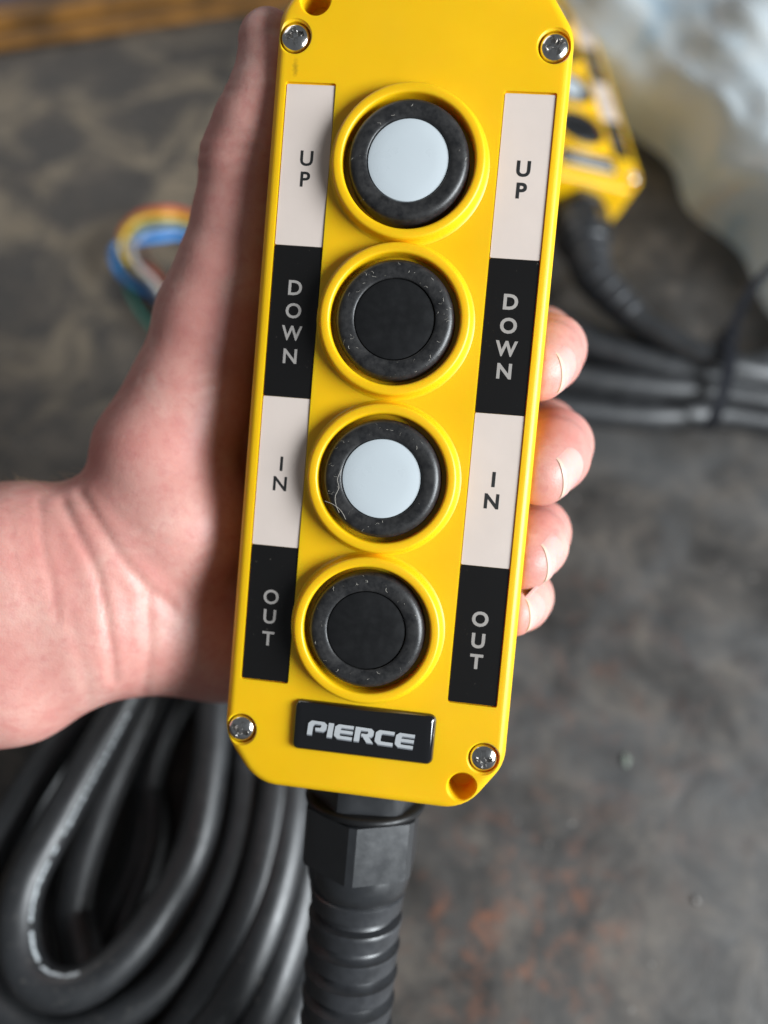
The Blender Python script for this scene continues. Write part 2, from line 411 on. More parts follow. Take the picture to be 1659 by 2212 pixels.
# cable gland (axis along local -Y at x = GX, z = GZ)
GX, GZ = .3, -19.5
MG = Matrix.Translation((GX * .001, -.0722, GZ * .001)) @ Matrix.Rotation(R_(90), 4, 'X') @ Matrix.Diagonal((1.045, 1.045, 1, 1))   # local z of gland -> pendant -y
gl = empty('cable_gland', Matrix()); gl.parent = pend; gl.matrix_local = MG; gl.name = 'cable_gland'
def hexl(r, z0, z1, ch, n=6, ph=0, rounded=.0):
    """faceted nut lathe with chamfered rims"""
    V = []; Fc = []; m = n * 8
    for z, k in ((z0, 1 - ch), (z0 + ch * 6, 1), (z1 - ch * 6, 1), (z1, 1 - ch)):
        for j in range(m):
            a = 2 * math.pi * j / m; aa = ((a - ph + math.pi / n) % (2 * math.pi / n)) - math.pi / n
            rr = min(r / math.cos(aa), r * 1.11) * k
            V.append((rr * math.cos(a) * .001, rr * math.sin(a) * .001, z * .001))
    for i in range(3):
        for j in range(m):
            j2 = (j + 1) % m; Fc.append((i * m + j, i * m + j2, (i + 1) * m + j2, (i + 1) * m + j))
    Fc.append(list(range(m))[::-1]); Fc.append([3 * m + j for j in range(m)])
    return V, Fc
obj('lock_nut', *hexl(13.3, 0, 7.2, .03, 6, .37), GLAND, gl, 25)
obj('sealing_ring', *lathe([(12, 7.0), (14.8, 7.1), (15.7, 7.6), (15.9, 8.3), (15.7, 9.0), (14.9, 9.4), (12, 9.5)], 64), BLK, gl, 50)
obj('dome_nut', *hexl(14.1, 9.6, 25.5, .04, 6, .06), GLAND, gl, 25)
obj('boot_collar', *lathe([(13.6, 25.3), (13.7, 27), (13.4, 30), (12.8, 32.5), (12.2, 33), (11, 33)], 48), GLAND, gl, 40)
# ribbed strain relief
def ribbed(path, r0, r1, pitch, dp=.19):
    """path in metres, sampled; concentric ribs with conical flanks"""
    path = np.array(path); d = np.r_[0, np.cumsum(np.linalg.norm(np.diff(path, axis=0), axis=1))]
    n = int(d[-1] / .0006); s = np.linspace(0, d[-1], n)
    Pp = np.stack([np.interp(s, d, path[:, k]) for k in range(3)], 1)
    t = s / d[-1]; ph = (s / pitch) % 1
    env = r0 + (r1 - r0) * t
    rib = np.where(ph < .10, ph / .10, np.where(ph < .72, 1 - .22 * np.sin((ph - .10) / .62 * math.pi / 2), np.where(ph < .84, .78 - (ph - .72) / .12 * .78, 0)))
    return tube(Pp, env * (1 - dp + dp * rib), 40)
V, Fc = ribbed([(0, 0, .0325), (0, 0, .13)], .0128, .0118, .0078)
boot = obj('strain_relief_boot', V, Fc, BOOT, gl, 40)
obj('cable', *tube([(0, 0, .10), (0, 0, .128), (0, .002, .16), (0, .01, .19)], .007, 20), CABLE, gl, 60)

# ------------------------------------------------------------------ the hand (signed distance field, meshed)
# points as (px, py, depth mm, radius mm) in the photographer's view
def q(px, py, d, r): return (*cp(px, py, d), r)
def cone_sdf(P, a, b):
    a3 = np.array(a[:3], np.float32); b3 = np.array(b[:3], np.float32); ab = b3 - a3; L2 = float(ab @ ab) + 1e-6
    h = np.clip(((P - a3) @ ab) / L2, 0, 1)
    d = np.sqrt((((P - a3) - h[..., None] * ab) ** 2).sum(-1))
    return d - (a[3] + (b[3] - a[3]) * h)
def chain(*pts): return [(pts[i], pts[i + 1]) for i in range(len(pts) - 1)]
THUMB = chain(q(583, 90, 194, 7.4), q(598, 165, 196, 9.2), q(585, 225, 197, 10.0), q(556, 290, 199, 10.6), q(527, 360, 202, 11.2), q(515, 475, 205, 11.9), q(492, 590, 208, 13.4), q(455, 700, 212, 15.0))
THEN = chain(q(455, 700, 212, 15.0), q(412, 860, 214, 17.4), q(358, 985, 214, 19.2), q(385, 1130, 214, 20.5), q(360, 1290, 221, 19)) 
WRIST = chain(q(-420, 1235, 214, 24), q(-150, 1228, 210, 22.5), q(60, 1212, 209, 20.3), q(230, 1190, 212, 18.5), q(330, 1110, 214, 18.5)) + \
        chain(q(-420, 1500, 216, 24), q(-150, 1462, 213, 21), q(40, 1430, 212, 20.0), q(210, 1362, 214, 18.6), q(350, 1345, 222, 19), q(480, 1362, 230, 19.5), q(620, 1350, 238, 17)) + \
        chain(q(-420, 1370, 216, 24), q(0, 1325, 211, 21), q(250, 1270, 214, 20))
PALM = []
for (x0, y0, x1, y1) in ((560, 800, 820, 720), (540, 950, 840, 900), (520, 1100, 850, 1060), (520, 1260, 850, 1210), (580, 1320, 820, 1300)):
    PALM += chain(q(x0, y0, 232, 15), q(x1, y1, 243, 13))
def finger(y, yk, xk, pts): return chain(q(820, yk, 243, 12), q(xk, y - 10, 241, 10.2), *[q(*p) for p in pts])
FING = [
 finger(735, 760, 1060, [(1168, 735, 232, 9.6), (1190, 755, 214, 9.3), (1182, 772, 203, 8.9), (1164, 800, 192, 7.8)]),
 finger(935, 900, 1070, [(1175, 935, 232, 10.0), (1200, 962, 214, 9.9), (1192, 985, 202, 9.6), (1168, 1022, 192, 8.2)]),
 finger(1140, 1060, 1060, [(1140, 1135, 232, 9.4), (1157, 1150, 214, 9.3), (1150, 1175, 203, 9.0), (1134, 1207, 193, 7.8)]),
 finger(1290, 1210, 1040, [(1108, 1275, 233, 8.3), (1128, 1288, 214, 8.2), (1122, 1298, 204, 7.8), (1106, 1320, 195, 6.5)])]
Mi = (M_P.inverted() @ M_CAM)
Mi_R = np.array(Mi.to_3x3()); Mi_t = np.array(Mi.translation) * 1000
def housing_sdf(P):
    Lp = P @ Mi_R.T.astype(np.float32) + Mi_t.astype(np.float32)
    c = np.array([-.1, 27.5, -19.0]); h = np.array([34.9, 99.5, 18.7]); 
    qv = np.abs(Lp - c) - (h - 2); return np.sqrt((np.maximum(qv, 0) ** 2).sum(-1)) + np.minimum(qv.max(-1), 0) - 2
def smin(a, b, k):
    h = np.clip(.5 + .5 * (b - a) / k, 0, 1); return b + (a - b) * h - k * h * (1 - h)
def hand_sdf(P):
    d = None
    for grp, k in ((THUMB, 2.5), (THEN, 5), (WRIST, 8), (PALM, 7)):
        for a, b in grp:
            s = cone_sdf(P, a, b); d = s if d is None else smin(d, s, k)
    fs = None
    for fg in FING:
        f = None
        for a, b in fg:
            s = cone_sdf(P, a, b); f = s if f is None else smin(f, s, 2.5)
        fs = f if fs is None else smin(fs, f, .9)
    d = smin(d, fs, 3)
    return -smin(-d, housing_sdf(P) - .0, .8)           # flesh stops at the housing: max(d, -housing)
def carve(P):                                            # max(hand, -housing) with small rounding
    d = None
    return hand_sdf(P)
def hand_field(P):
    d = None
    for grp, k in ((THUMB, 2.5), (THEN, 5), (WRIST, 8), (PALM, 7)):
        for a, b in grp:
            s = cone_sdf(P, a, b); d = s if d is None else smin(d, s, k)
    fs = None
    for fg in FING:
        f = None
        for a, b in fg:
            s = cone_sdf(P, a, b); f = s if f is None else smin(f, s, 2.5)
        fs = f if fs is None else smin(fs, f, .9)
    d = smin(d, fs, 3)
    hs = -housing_sdf(P)
    k = 1.2; h = np.clip(.5 - .5 * (hs - d) / k, 0, 1)
    return hs + (d - hs) * h + k * h * (1 - h)

def surface_nets(f, org, hstep):
    sx, sy, sz = f.shape; s = f < 0
    cell = np.zeros((sx - 1, sy - 1, sz - 1), np.int8)
    for dx in (0, 1):
        for dy in (0, 1):
            for dz in (0, 1): cell += s[dx:sx - 1 + dx, dy:sy - 1 + dy, dz:sz - 1 + dz]
    act = (cell > 0) & (cell < 8); idx = -np.ones(act.shape, np.int64); ii = np.argwhere(act); idx[act] = np.arange(len(ii))
    acc = np.zeros((len(ii), 3)); cnt = np.zeros(len(ii))
    cor = [(a, b, c) for a in (0, 1) for b in (0, 1) for c in (0, 1)]
    for a in cor:
        for ax in range(3):
            if a[ax] == 1: continue
            b = list(a); b[ax] = 1
            fa = f[ii[:, 0] + a[0], ii[:, 1] + a[1], ii[:, 2] + a[2]]; fb = f[ii[:, 0] + b[0], ii[:, 1] + b[1], ii[:, 2] + b[2]]
            m = (fa < 0) != (fb < 0); t = np.where(m, fa / np.where(m, fa - fb, 1), 0)
            p = np.tile(np.array(a, float), (len(ii), 1)); p[:, ax] = t
            acc[m] += p[m]; cnt += m
    V = (ii + acc / cnt[:, None]) * hstep + org
    Q = []
    for ax in range(3):
        u, v = [(1, 2), (2, 0), (0, 1)][ax]
        sl0 = [slice(None)] * 3; sl1 = [slice(None)] * 3; sl0[ax] = slice(0, -1); sl1[ax] = slice(1, None)
        a = s[tuple(sl0)]; b = s[tuple(sl1)]; e = np.argwhere(a != b)
        ok = (e[:, u] > 0) & (e[:, v] > 0) & (e[:, u] < f.shape[u] - 1) & (e[:, v] < f.shape[v] - 1); e = e[ok]
        c = []
        for du, dv in ((-1, -1), (0, -1), (0, 0), (-1, 0)):
            w_ = e.copy(); w_[:, u] += du; w_[:, v] += dv; c.append(idx[w_[:, 0], w_[:, 1], w_[:, 2]])
        c = np.stack(c, 1); flip = ~a[e[:, 0], e[:, 1], e[:, 2]]; c[flip] = c[flip][:, ::-1]; Q.append(c)
    return V, np.concatenate(Q)
HS = .95
lo = np.array([-128, -72, -266.]); hi = np.array([64, 134, -176.])
nx, ny, nz = ((hi - lo) / HS).astype(int)
f = np.empty((nx, ny, nz), np.float32)
yy, zz2 = np.meshgrid(lo[1] + HS * np.arange(ny), lo[2] + HS * np.arange(nz), indexing='ij')
for i0 in range(0, nx, 16):
    i1 = min(nx, i0 + 16)
    P = np.empty((i1 - i0, ny, nz, 3), np.float32)
    P[..., 0] = (lo[0] + HS * np.arange(i0, i1))[:, None, None]; P[..., 1] = yy; P[..., 2] = zz2
    f[i0:i1] = hand_field(P)
HV, HQ = surface_nets(f, lo, HS)
def vnorm(V, eps=.6):
    g = np.zeros_like(V)
    for k in range(3):
        e = np.zeros(3); e[k] = eps
        g[:, k] = hand_field((V + e).astype(np.float32)) - hand_field((V - e).astype(np.float32))
    return g / (np.linalg.norm(g, axis=1)[:, None] + 1e-9)
HN = vnorm(HV)
HV = HV - HN * hand_field(HV.astype(np.float32))[:, None] * .9
px = CX + F * HV[:, 0] / -HV[:, 2]; py = CY - F * HV[:, 1] / -HV[:, 2]
disp = np.zeros(len(HV))
def crease(pts, depth, width):                           # fold lines, distances in view px (8 px per mm)
    global disp
    pts = catmull([(*p, 0) for p in pts], 8)[:, :2]; best = np.full(len(HV), 1e9)
    for a, b in zip(pts[:-1], pts[1:]):
        ab = b - a; h = np.clip(((px - a[0]) * ab[0] + (py - a[1]) * ab[1]) / (ab @ ab + 1e-9), 0, 1)
        best = np.minimum(best, np.hypot(px - a[0] - h * ab[0], py - a[1] - h * ab[1]))
    fr = np.clip(HN[:, 2] * 2, 0, 1)
    depth *= .33; disp += fr * (-depth * np.exp(-(best / width) ** 2) + .35 * depth * np.exp(-((best - 2.2 * width) / (1.5 * width)) ** 2))
crease([(84, 1078), (92, 1180), (112, 1260), (125, 1340)], .7, 9)
crease([(135, 1085), (168, 1158), (212, 1253), (238, 1390), (246, 1470)], 1.5, 10)
crease([(172, 1062), (225, 1153), (296, 1250), (375, 1312)], 1.3, 10)
crease([(205, 1062), (262, 1120), (330, 1165), (400, 1185)], .35, 9)
crease([(318, 1290), (322, 1400), (312, 1500)], 1.2, 12)
crease([(300, 1250), (330, 1300), (420, 1345)], .5, 10)
crease([(300, 820), (390, 826), (490, 812)], .35, 6); crease([(290, 850), (400, 858), (495, 846)], .25, 6)
crease([(320, 762), (400, 770), (490, 760)], .25, 6)
crease([(425, 330), (480, 318), (560, 312)], .7, 7); crease([(420, 366), (480, 358), (545, 352)], .55, 7); crease([(440, 300), (500, 288), (560, 286)], .4, 6)
crease([(488, 205), (540, 190), (600, 196)], .6, 6); crease([(500, 180), (560, 172)], .35, 5)
crease([(385, 540), (440, 548), (510, 540)], .3, 7); crease([(350, 600), (430, 612), (510, 604)], .3, 7)
crease([(20, 1100), (30, 1200), (60, 1300)], .3, 9); crease([(150, 1330), (180, 1440), (190, 1520)], .5, 12)
for k in range(3):                                       # slow swellings so the flesh is not a swept tube
    kx, ky, kz = rng.normal(0, .055, 3); disp += .35 * np.clip((900 - px) / 200, 0, 1) * np.sin(HV[:, 0] * kx * 2 + HV[:, 1] * ky * 2 + HV[:, 2] * kz + k)
HV2 = HV + HN * disp[:, None]
MW = np.array(M_CAM)
def to_w(V): V = np.asarray(V) * .001; return V @ MW[:3, :3].T + MW[:3, 3]

def skin_mat():
    m, nt, b = new_mat('skin'); co = coords(nt, True)
    a = noise(nt, co, 55, 4, .6, .4); c = ramp(nt, a, [(.28, (.56, .235, .20)), (.5, (.61, .295, .25)), (.72, (.66, .385, .325))])
    bl = noise(nt, co, 330, 4, .65); c = mix(nt, ramp(nt, bl, [(.48, (0, 0, 0)), (.75, (.55, .55, .55))]), c, (.52, .185, .17))
    L(nt, c, b.inputs['Base Color'])
    b.inputs['Roughness'].default_value = .46; b.inputs['Specular IOR Level'].default_value = .42
    b.inputs['Subsurface Weight'].default_value = .35; b.inputs['Subsurface Radius'].default_value = (1, .32, .2)
    b.inputs['Subsurface Scale'].default_value = .0035
    v = N(nt, 'ShaderNodeTexVoronoi'); v.inputs['Scale'].default_value = 1900; L(nt, co, v.inputs['Vector'])
    mp = N(nt, 'ShaderNodeMapping'); mp.inputs['Scale'].default_value = (420, 700, 500); L(nt, co, mp.inputs['Vector'])
    ln = noise(nt, mp.outputs[0], 1, 4, .6, .6)
    h = math_(nt, 'ADD', math_(nt, 'MULTIPLY', v.outputs['Distance'], .35), ln)
    bump(nt, b, h, .32, .00028); return m
SKIN = skin_mat()
NAIL = simple('nail', (.67, .39, .345), .38, var=.04, vscale=200, sss=.2, sr=.001)
NAILE = simple('nail_edge', (.66, .48, .38), .3, var=.04, vscale=200)
me = bpy.data.meshes.new('person')
Vw = to_w(HV2); orig = np.array(to_w([cp(430, 1200, 214)])[0])
me.from_pydata((Vw - orig).tolist(), [], HQ.tolist()); me.update(); fixn(me)
hand = wrap('person', me, SKIN, None, 180); hand.location = orig
tag(hand, 'bare left hand and wrist reaching in from the left to grip the yellow pendant', 'person')

def nail(J, T, nrm, halfang, back, fwd, over=.12, name='fingernail'):
    """J, T: last joint and fingertip centre (x, y, z, r) in view mm; nrm: direction the nail faces"""
    r_ = T[3]; J = np.array(J[:3]); T = np.array(T[:3]); ax = (T - J) / np.linalg.norm(T - J)
    nrm = np.array(nrm, float); nrm -= ax * (nrm @ ax); nrm /= np.linalg.norm(nrm); wd = np.cross(nrm, ax)
    nu, nv = 17, 15; P = []; D = []
    for j in range(nv):
        v = j / (nv - 1)
        for i in range(nu):
            u = -1 + 2 * i / (nu - 1); ph = R_(halfang) * u * (.90 + .10 * v)
            vv = v + (1 - v) * .30 * u ** 2 - v * .10 * u ** 2
            d = nrm * math.cos(ph) + wd * math.sin(ph)
            P.append(T + ax * (-back + (back + fwd) * vv) + d * (r_ + 3)); D.append(d)
    X = np.array(P); D = np.array(D)
    for _ in range(40): X = X - D * np.clip(hand_field(X.astype(np.float32)), -1, 3)[:, None] * .7
    grid = X.reshape(nv, nu, 3)
    for j in range(nv):
        v = j / (nv - 1)
        off = -.30 + .50 * min(1, v * 4)
        for i in range(nu):
            u = -1 + 2 * i / (nu - 1); o = off - .30 * max(0, abs(u) - .8) / .2
            grid[j, i] += D[j * nu + i] * o
            if v > .82: grid[j, i] += ax * over * (v - .82) / .18 * (1 - .5 * u * u)
    top = grid.reshape(-1, 3); bot = top - D * .32; n0 = nu * nv
    Fc = []; M_ = []
    for j in range(nv - 1):
        for i in range(nu - 1):
            a = j * nu + i; Fc.append((a, a + 1, a + nu + 1, a + nu)); M_.append(1 if j >= nv - 2 else 0)
            Fc.append((n0 + a, n0 + a + nu, n0 + a + nu + 1, n0 + a + 1)); M_.append(1 if j >= nv - 2 else 0)
    rim = [i for i in range(nu)] + [j * nu + nu - 1 for j in range(1, nv)] + [(nv - 1) * nu + i for i in range(nu - 2, -1, -1)] + [j * nu for j in range(nv - 2, 0, -1)]
    for k in range(len(rim)):
        a, b2 = rim[k], rim[(k + 1) % len(rim)]; Fc.append((a, n0 + a, n0 + b2, b2)); M_.append(1 if a >= (nv - 1) * nu and b2 >= (nv - 1) * nu else 0)
    V = to_w(np.concatenate([top, bot])) - orig
    me = bpy.data.meshes.new(name); me.from_pydata(V.tolist(), [], Fc); me.update(); me.materials.append(NAIL); me.materials.append(NAILE)
    for p, mi in zip(me.polygons, M_): p.material_index = mi
    fixn(me); return wrap(name, me, None, hand, 50)
for k, fg in enumerate(FING):
    nail(fg[-1][0], fg[-1][1], [(1, -.02, .30), (1, 0, .34), (1, 0, .34), (1, 0, .30)][k], 50, [8.5, 9, 8.5, 7][k], [4.6, 4.8, 4.6, 3.8][k])
nail(THUMB[0][1], THUMB[0][0], (-.95, 0, -.30), 48, 9, 4.5, .8)

# fine hairs along the upper side of the wrist
hb_ = MB(); cand = np.where((px < 190) & (px > -60) & (py < 1120) & (HN[:, 1] > .45))[0]
for i in rng.choice(cand, min(150, len(cand)), replace=False):
    p0 = HV2[i] - HN[i] * .1; d0 = HN[i] * .55 + np.array([rng.uniform(-.9, -.2), rng.uniform(-.1, .4), rng.uniform(-.3, .3)]); d0 /= np.linalg.norm(d0); ln = rng.uniform(1.5, 4)
    pts = [p0 + d0 * ln * t + np.array([-.8, -.5, 0]) * t * t * ln * .4 for t in np.linspace(0, 1, 4)]
    hb_.add(tube(to_w(pts) - orig, [.00003, .000026, .00002, .00001], 3))
ah = hb_.out('arm_hair', simple('arm_hair', (.30, .19, .11), .5), hand); ah['kind'] = 'stuff'

# ------------------------------------------------------------------ bench top and what lies on it
def table_mat():
    m, nt, b = new_mat('worn_bench'); co = coords(nt, True)
    n1 = noise(nt, co, 17, 7, .64, .8); n2 = noise(nt, co, 30, 7, .66, .5); n3 = noise(nt, co, 160, 5, .7); n4 = noise(nt, co, 120, 6, .75)
    c = ramp(nt, n2, [(.34, (.018, .0155, .0135)), (.50, (.050, .0435, .038)), (.68, (.108, .090, .074))])
    c = mix(nt, 1.0, c, ramp(nt, n4, [(.30, (.62, .60, .58)), (.50, (1, 1, 1)), (.68, (1.35, 1.30, 1.22))]), 'MULTIPLY')
    tan = ramp(nt, n1, [(.46, (0, 0, 0)), (.58, (1, 1, 1))])
    def blob(x, y, r):
        p = on_plane(x, y, 0); d = N(nt, 'ShaderNodeVectorMath', operation='DISTANCE'); L(nt, co, d.inputs[0]); d.inputs[1].default_value = p
        return ramp(nt, math_(nt, 'DIVIDE', d.outputs['Value'], r), [(.25, (1, 1, 1)), (1, (0, 0, 0))])
    tan = math_(nt, 'MULTIPLY', tan, blob(200, 400, .30))
    c = mix(nt, math_(nt, 'MULTIPLY', tan, .9), c, (.235, .185, .125))
    gr = math_(nt, 'MULTIPLY', ramp(nt, n1, [(.35, (1, 1, 1)), (.55, (.2, .2, .2))]), blob(1600, 1300, .28))  # bluish reflection at the right of the bench, painted into the base colour
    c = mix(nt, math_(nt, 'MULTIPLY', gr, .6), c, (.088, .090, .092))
    rs = ramp(nt, noise(nt, co, 70, 8, .70, .5), [(.51, (0, 0, 0)), (.64, (1, 1, 1))])
    rb = math_(nt, 'MAXIMUM', blob(1120, 2000, .060), math_(nt, 'MULTIPLY', blob(1180, 1550, .12), .3))
    rs = math_(nt, 'MULTIPLY', rs, rb)
    rc = ramp(nt, n3, [(.35, (.12, .06, .04)), (.7, (.29, .10, .045))])
    c = mix(nt, math_(nt, 'MULTIPLY', rs, .72), c, rc)
    ch = noise(nt, co, 210, 2, .5); sp = ramp(nt, ch, [(.735, (0, 0, 0)), (.77, (1, 1, 1))])
    c = mix(nt, math_(nt, 'MULTIPLY', sp, .8), c, (.30, .28, .26))
    L(nt, c, b.inputs['Base Color'])
    L(nt, ramp(nt, n2, [(.3, (.38,) * 3), (.7, (.62,) * 3)]), b.inputs['Roughness'])
    bump(nt, b, n2, .5, .0012); return m
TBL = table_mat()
E0, E1 = on_plane(0, 112, 0), on_plane(620, 18, 0)       # near edge of the rail along the far side of the bench
ed = (E1 - E0).normalized(); en = Vector((-ed.y, ed.x, 0))
far = [E0 + ed * -1.2, E0 + ed * 2.2]
V = [(-1.2, -.8, 0), (1.4, -.8, 0), tuple(far[1] + en * .06), tuple(far[0] + en * .06)]
t = .04
V2 = V + [(a, b, -t) for a, b, _ in V]
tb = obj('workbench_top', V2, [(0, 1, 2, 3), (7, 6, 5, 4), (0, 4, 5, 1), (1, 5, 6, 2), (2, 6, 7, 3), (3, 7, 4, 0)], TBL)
tag(tb, kind='structure')
fl = obj('floor', [(-4, -4, -.85), (4, -4, -.85), (4, 6, -.85), (-4, 6, -.85)], [(0, 1, 2, 3)], simple('floor_concrete', (.10, .095, .12), .7, var=.4, vscale=5))
tag(fl, kind='structure')
WOOD = simple('ochre_wood', (.24, .105, .016), .55, var=.55, vscale=30, bsc=90, bst=.5, bd=.001)
WOODD = simple('dark_wood', (.085, .048, .022), .6, var=.5, vscale=40, bsc=90, bst=.5, bd=.001)
def beam(name, n0, n1, z0, z1, mat, parent):
    p = [far[0] + en * n0, far[1] + en * n0, far[1] + en * n1, far[0] + en * n1]
    V = [(a.x, a.y, z0) for a in p] + [(a.x, a.y, z1) for a in p]
    me = bpy.data.meshes.new(name); me.from_pydata(V, [], [(3, 2, 1, 0), (4, 5, 6, 7), (0, 1, 5, 4), (1, 2, 6, 5), (2, 3, 7, 6), (3, 0, 4, 7)]); me.update()
    bm = bmesh.new(); bm.from_mesh(me); bmesh.ops.recalc_face_normals(bm, faces=bm.faces); bmesh.ops.bevel(bm, geom=list(bm.edges), offset=.0015, segments=2, affect='EDGES'); bm.to_mesh(me); bm.free()
    return wrap(name, me, mat, parent, 40)
rail = empty('bench_rail', Matrix.Translation(E0))
tag(rail, 'ochre painted wooden rail with a dark slot along the far edge of the bench', 'rail')
for o in (beam('front_strip', 0, .010, .0006, .006, WOOD, None), beam('dark_strip', .0102, .019, .0006, .0045, WOODD, None), beam('back_strip', .0192, .043, .0006, .010, WOOD, None)):
    o.parent = rail; o.matrix_parent_inverse = Matrix.Translation(-E0)
tag(tag(beam('shelf_board', .075, .30, -.06, -.03, simple('blue_board', (.075, .065, .10), .6, var=.6, vscale=25), None), 'dark bluish board beyond the rail at the top left corner', 'board'))
sb = bpy.data.objects['shelf_board']; tag(sb, 'dark bluish board beyond the rail at the top left corner', 'board')

# second pendant: same thing, copied with all of its parts
def copy_tree(o, parent=None, skip=()):
    c = o.copy(); C.objects.link(c); c.parent = parent
    if parent: c.matrix_parent_inverse = o.matrix_parent_inverse.copy(); c.matrix_local = o.matrix_local.copy()
    for ch in o.children:
        if ch.name.split('.')[0] in skip: continue
        copy_tree(ch, c, skip)
    return c
bpy.context.view_layer.update()
M2 = Matrix.Translation((.1111, .4278, .050)) @ Matrix.Rotation(.067, 4, 'Z') @ Matrix.Rotation(.298, 4, 'Y')
pend2 = copy_tree(pend, None, ('strain_relief_boot', 'cable', 'lint')); pend2.matrix_world = M2
tag(pend2, 'second yellow control pendant lying blurred on the bench beside the plastic bag', 'control pendant', 'yellow control pendants')
bpy.context.view_layer.update()
gl2 = [c for c in pend2.children if c.name.startswith('cable_gland')][0]
g0 = M2 @ MG @ Vector((0, 0, .032)); g1 = M2 @ MG @ Vector((0, 0, .05))
def W(px_, py_, h): return tuple(on_plane(px_, py_, h))
bp2 = catmull([tuple(g0), tuple(g1), W(1312, 630, .030), W(1372, 690, .027)], 10)
V, Fc = ribbed(bp2, .0125, .0085, .0087, .08)
b2 = obj('strain_relief_boot', [tuple((M2 @ MG).inverted() @ Vector(v)) for v in V], Fc, BOOT, gl2, 40)

# tied bundle of black cable on the right
cb = MB()
def addc(pts, r=.0072): cb.add(tube(catmull(pts, 10), r, 18))
addc([W(1312, 630, .030), W(1372, 690, .027), W(1452, 740, .026), W(1545, 782, .026), W(1660, 808, .024), W(1850, 840, .018)])
addc([W(1080, 730, .009), W(1200, 755, .009), W(1380, 795, .010), W(1545, 830, .014), W(1680, 850, .012), W(1850, 870, .010)])
addc([W(1080, 640, .009), W(1220, 700, .009), W(1380, 760, .008), W(1545, 800, .008), W(1670, 780, .014), W(1850, 730, .010)])
addc([W(1080, 810, .009), W(1250, 838, .009), W(1400, 860, .009), W(1545, 862, .009), W(1700, 890, .009), W(1850, 905, .009)])
addc([W(1080, 860, .008), W(1250, 885, .008), W(1400, 898, .008), W(1545, 893, .008), W(1700, 915, .008), W(1850, 925, .008)])
addc([W(1080, 690, .020), W(1220, 730, .020), W(1380, 778, .021), W(1545, 815, .020), W(1680, 825, .020), W(1850, 850, .016)])
addc([W(1080, 780, .020), W(1250, 815, .020), W(1400, 835, .020), W(1545, 845, .020), W(1700, 870, .020), W(1850, 885, .018)])
cbo = cb.out('tied_cable', CABLE, None, 60)
tag(cbo, 'black cable of the second pendant bundled in parallel runs at right', 'cable')
cen = Vector(W(1546, 824, .0175)); dirv = (Vector(W(1660, 850, .011)) - Vector(W(1440, 800, .011))).normalized(); sdv = Vector((0, 0, 1)).cross(dirv)
loop = [cen + sdv * (.0285 * math.cos(a)) + Vector((0, 0, 1)) * (.0185 * math.sin(a)) for a in np.linspace(0, 2 * math.pi, 28, endpoint=False)]
zt = MB(); 
def strip(path, wv, w2, th):
    V = []; Fc = []
    for i, p in enumerate(path):
        tdir = (path[(i + 1) % len(path)] - path[i - 1]).normalized() if 0 < i < len(path) - 1 else (path[1] - path[0] if i == 0 else path[-1] - path[-2]).normalized()
        nn = tdir.cross(wv).normalized()
        for a, b in ((-1, -1), (1, -1), (1, 1), (-1, 1)): V.append(tuple(p + wv * a * w2 + nn * b * th))
    for i in range(len(path) - 1):
        for k in range(4): Fc.append((i * 4 + k, i * 4 + (k + 1) % 4, i * 4 + 4 + (k + 1) % 4, i * 4 + 4 + k))
    Fc += [(3, 2, 1, 0), tuple(len(V) - 4 + k for k in range(4))]
    return V, Fc
band = obj('zip_tie', *strip(loop + [loop[0]], dirv, .0030, .0009), TIE, None, 40)
tag(band, 'black zip tie cinched round the cable bundle with a long loose tail', 'zip tie')
hp = cen + sdv * .020 + Vector((0, 0, .016))
tl = [hp, hp + sdv * .008 + Vector((0, 0, .020)), hp + sdv * .018 + dirv * .008 + Vector((0, 0, .034)), hp + sdv * .018 + dirv * .022 + Vector((0, 0, .032)), hp + sdv * .010 + dirv * .045 + Vector((0, 0, .020))]
tl = [Vector(p) for p in catmull([tuple(p) for p in tl], 8)]
obj('tail', *strip(tl, dirv, .0024, .0006), TIE, band, 40)
hb = bmesh.new(); bmesh.ops.create_cube(hb, size=1); bmesh.ops.scale(hb, vec=(.007, .006, .006), verts=hb.verts); bmesh.ops.bevel(hb, geom=list(hb.edges), offset=.0008, segments=2, affect='EDGES')
hm = bpy.data.meshes.new('head'); hb.to_mesh(hm); hb.free(); hd = wrap('head', hm, TIE, band, 40); hd.location = hp

# coil of the held pendant's cable, loops piled at the lower left
def loop_pts(U, dep):                                    # U: visible U-bend (px,py,depth) ; closed behind the hand
    out = []
    for x, y, dd in U:
        p = on_plane(x, y, .0068 + (352 - dd) / 62 * .044); out.append(tuple(p))
    return out
coil = MB(); loops = []
def add_loop(U, r=.0067):
    P = catmull(loop_pts(U, 0), 12, True); loops.append(P); coil.add(tube(P, r, 22, True))
add_loop([(330, 1400, 292), (225, 1590, 290), (125, 1775, 290), (52, 1920, 290), (42, 2050, 290), (90, 2128, 290), (190, 2125, 291), (310, 2020, 292), (410, 1850, 294), (448, 1690, 296), (462, 1520, 298), (455, 1300, 302), (400, 1250, 298)])
add_loop([(250, 1460, 308), (120, 1620, 306), (30, 1760, 306), (-40, 1900, 306), (-60, 2050, 306), (0, 2180, 305), (140, 2230, 305), (330, 2140, 305), (450, 1980, 306), (520, 1800, 308), (535, 1600, 312), (520, 1350, 318), (370, 1280, 316)])
add_loop([(360, 1440, 318), (255, 1660, 318), (200, 1800, 318), (165, 1930, 318), (165, 2010, 318), (235, 2230, 312), (330, 2280, 308), (440, 2150, 303), (540, 1960, 300), (590, 1760, 302), (600, 1600, 306), (590, 1350, 312), (450, 1290, 316)])
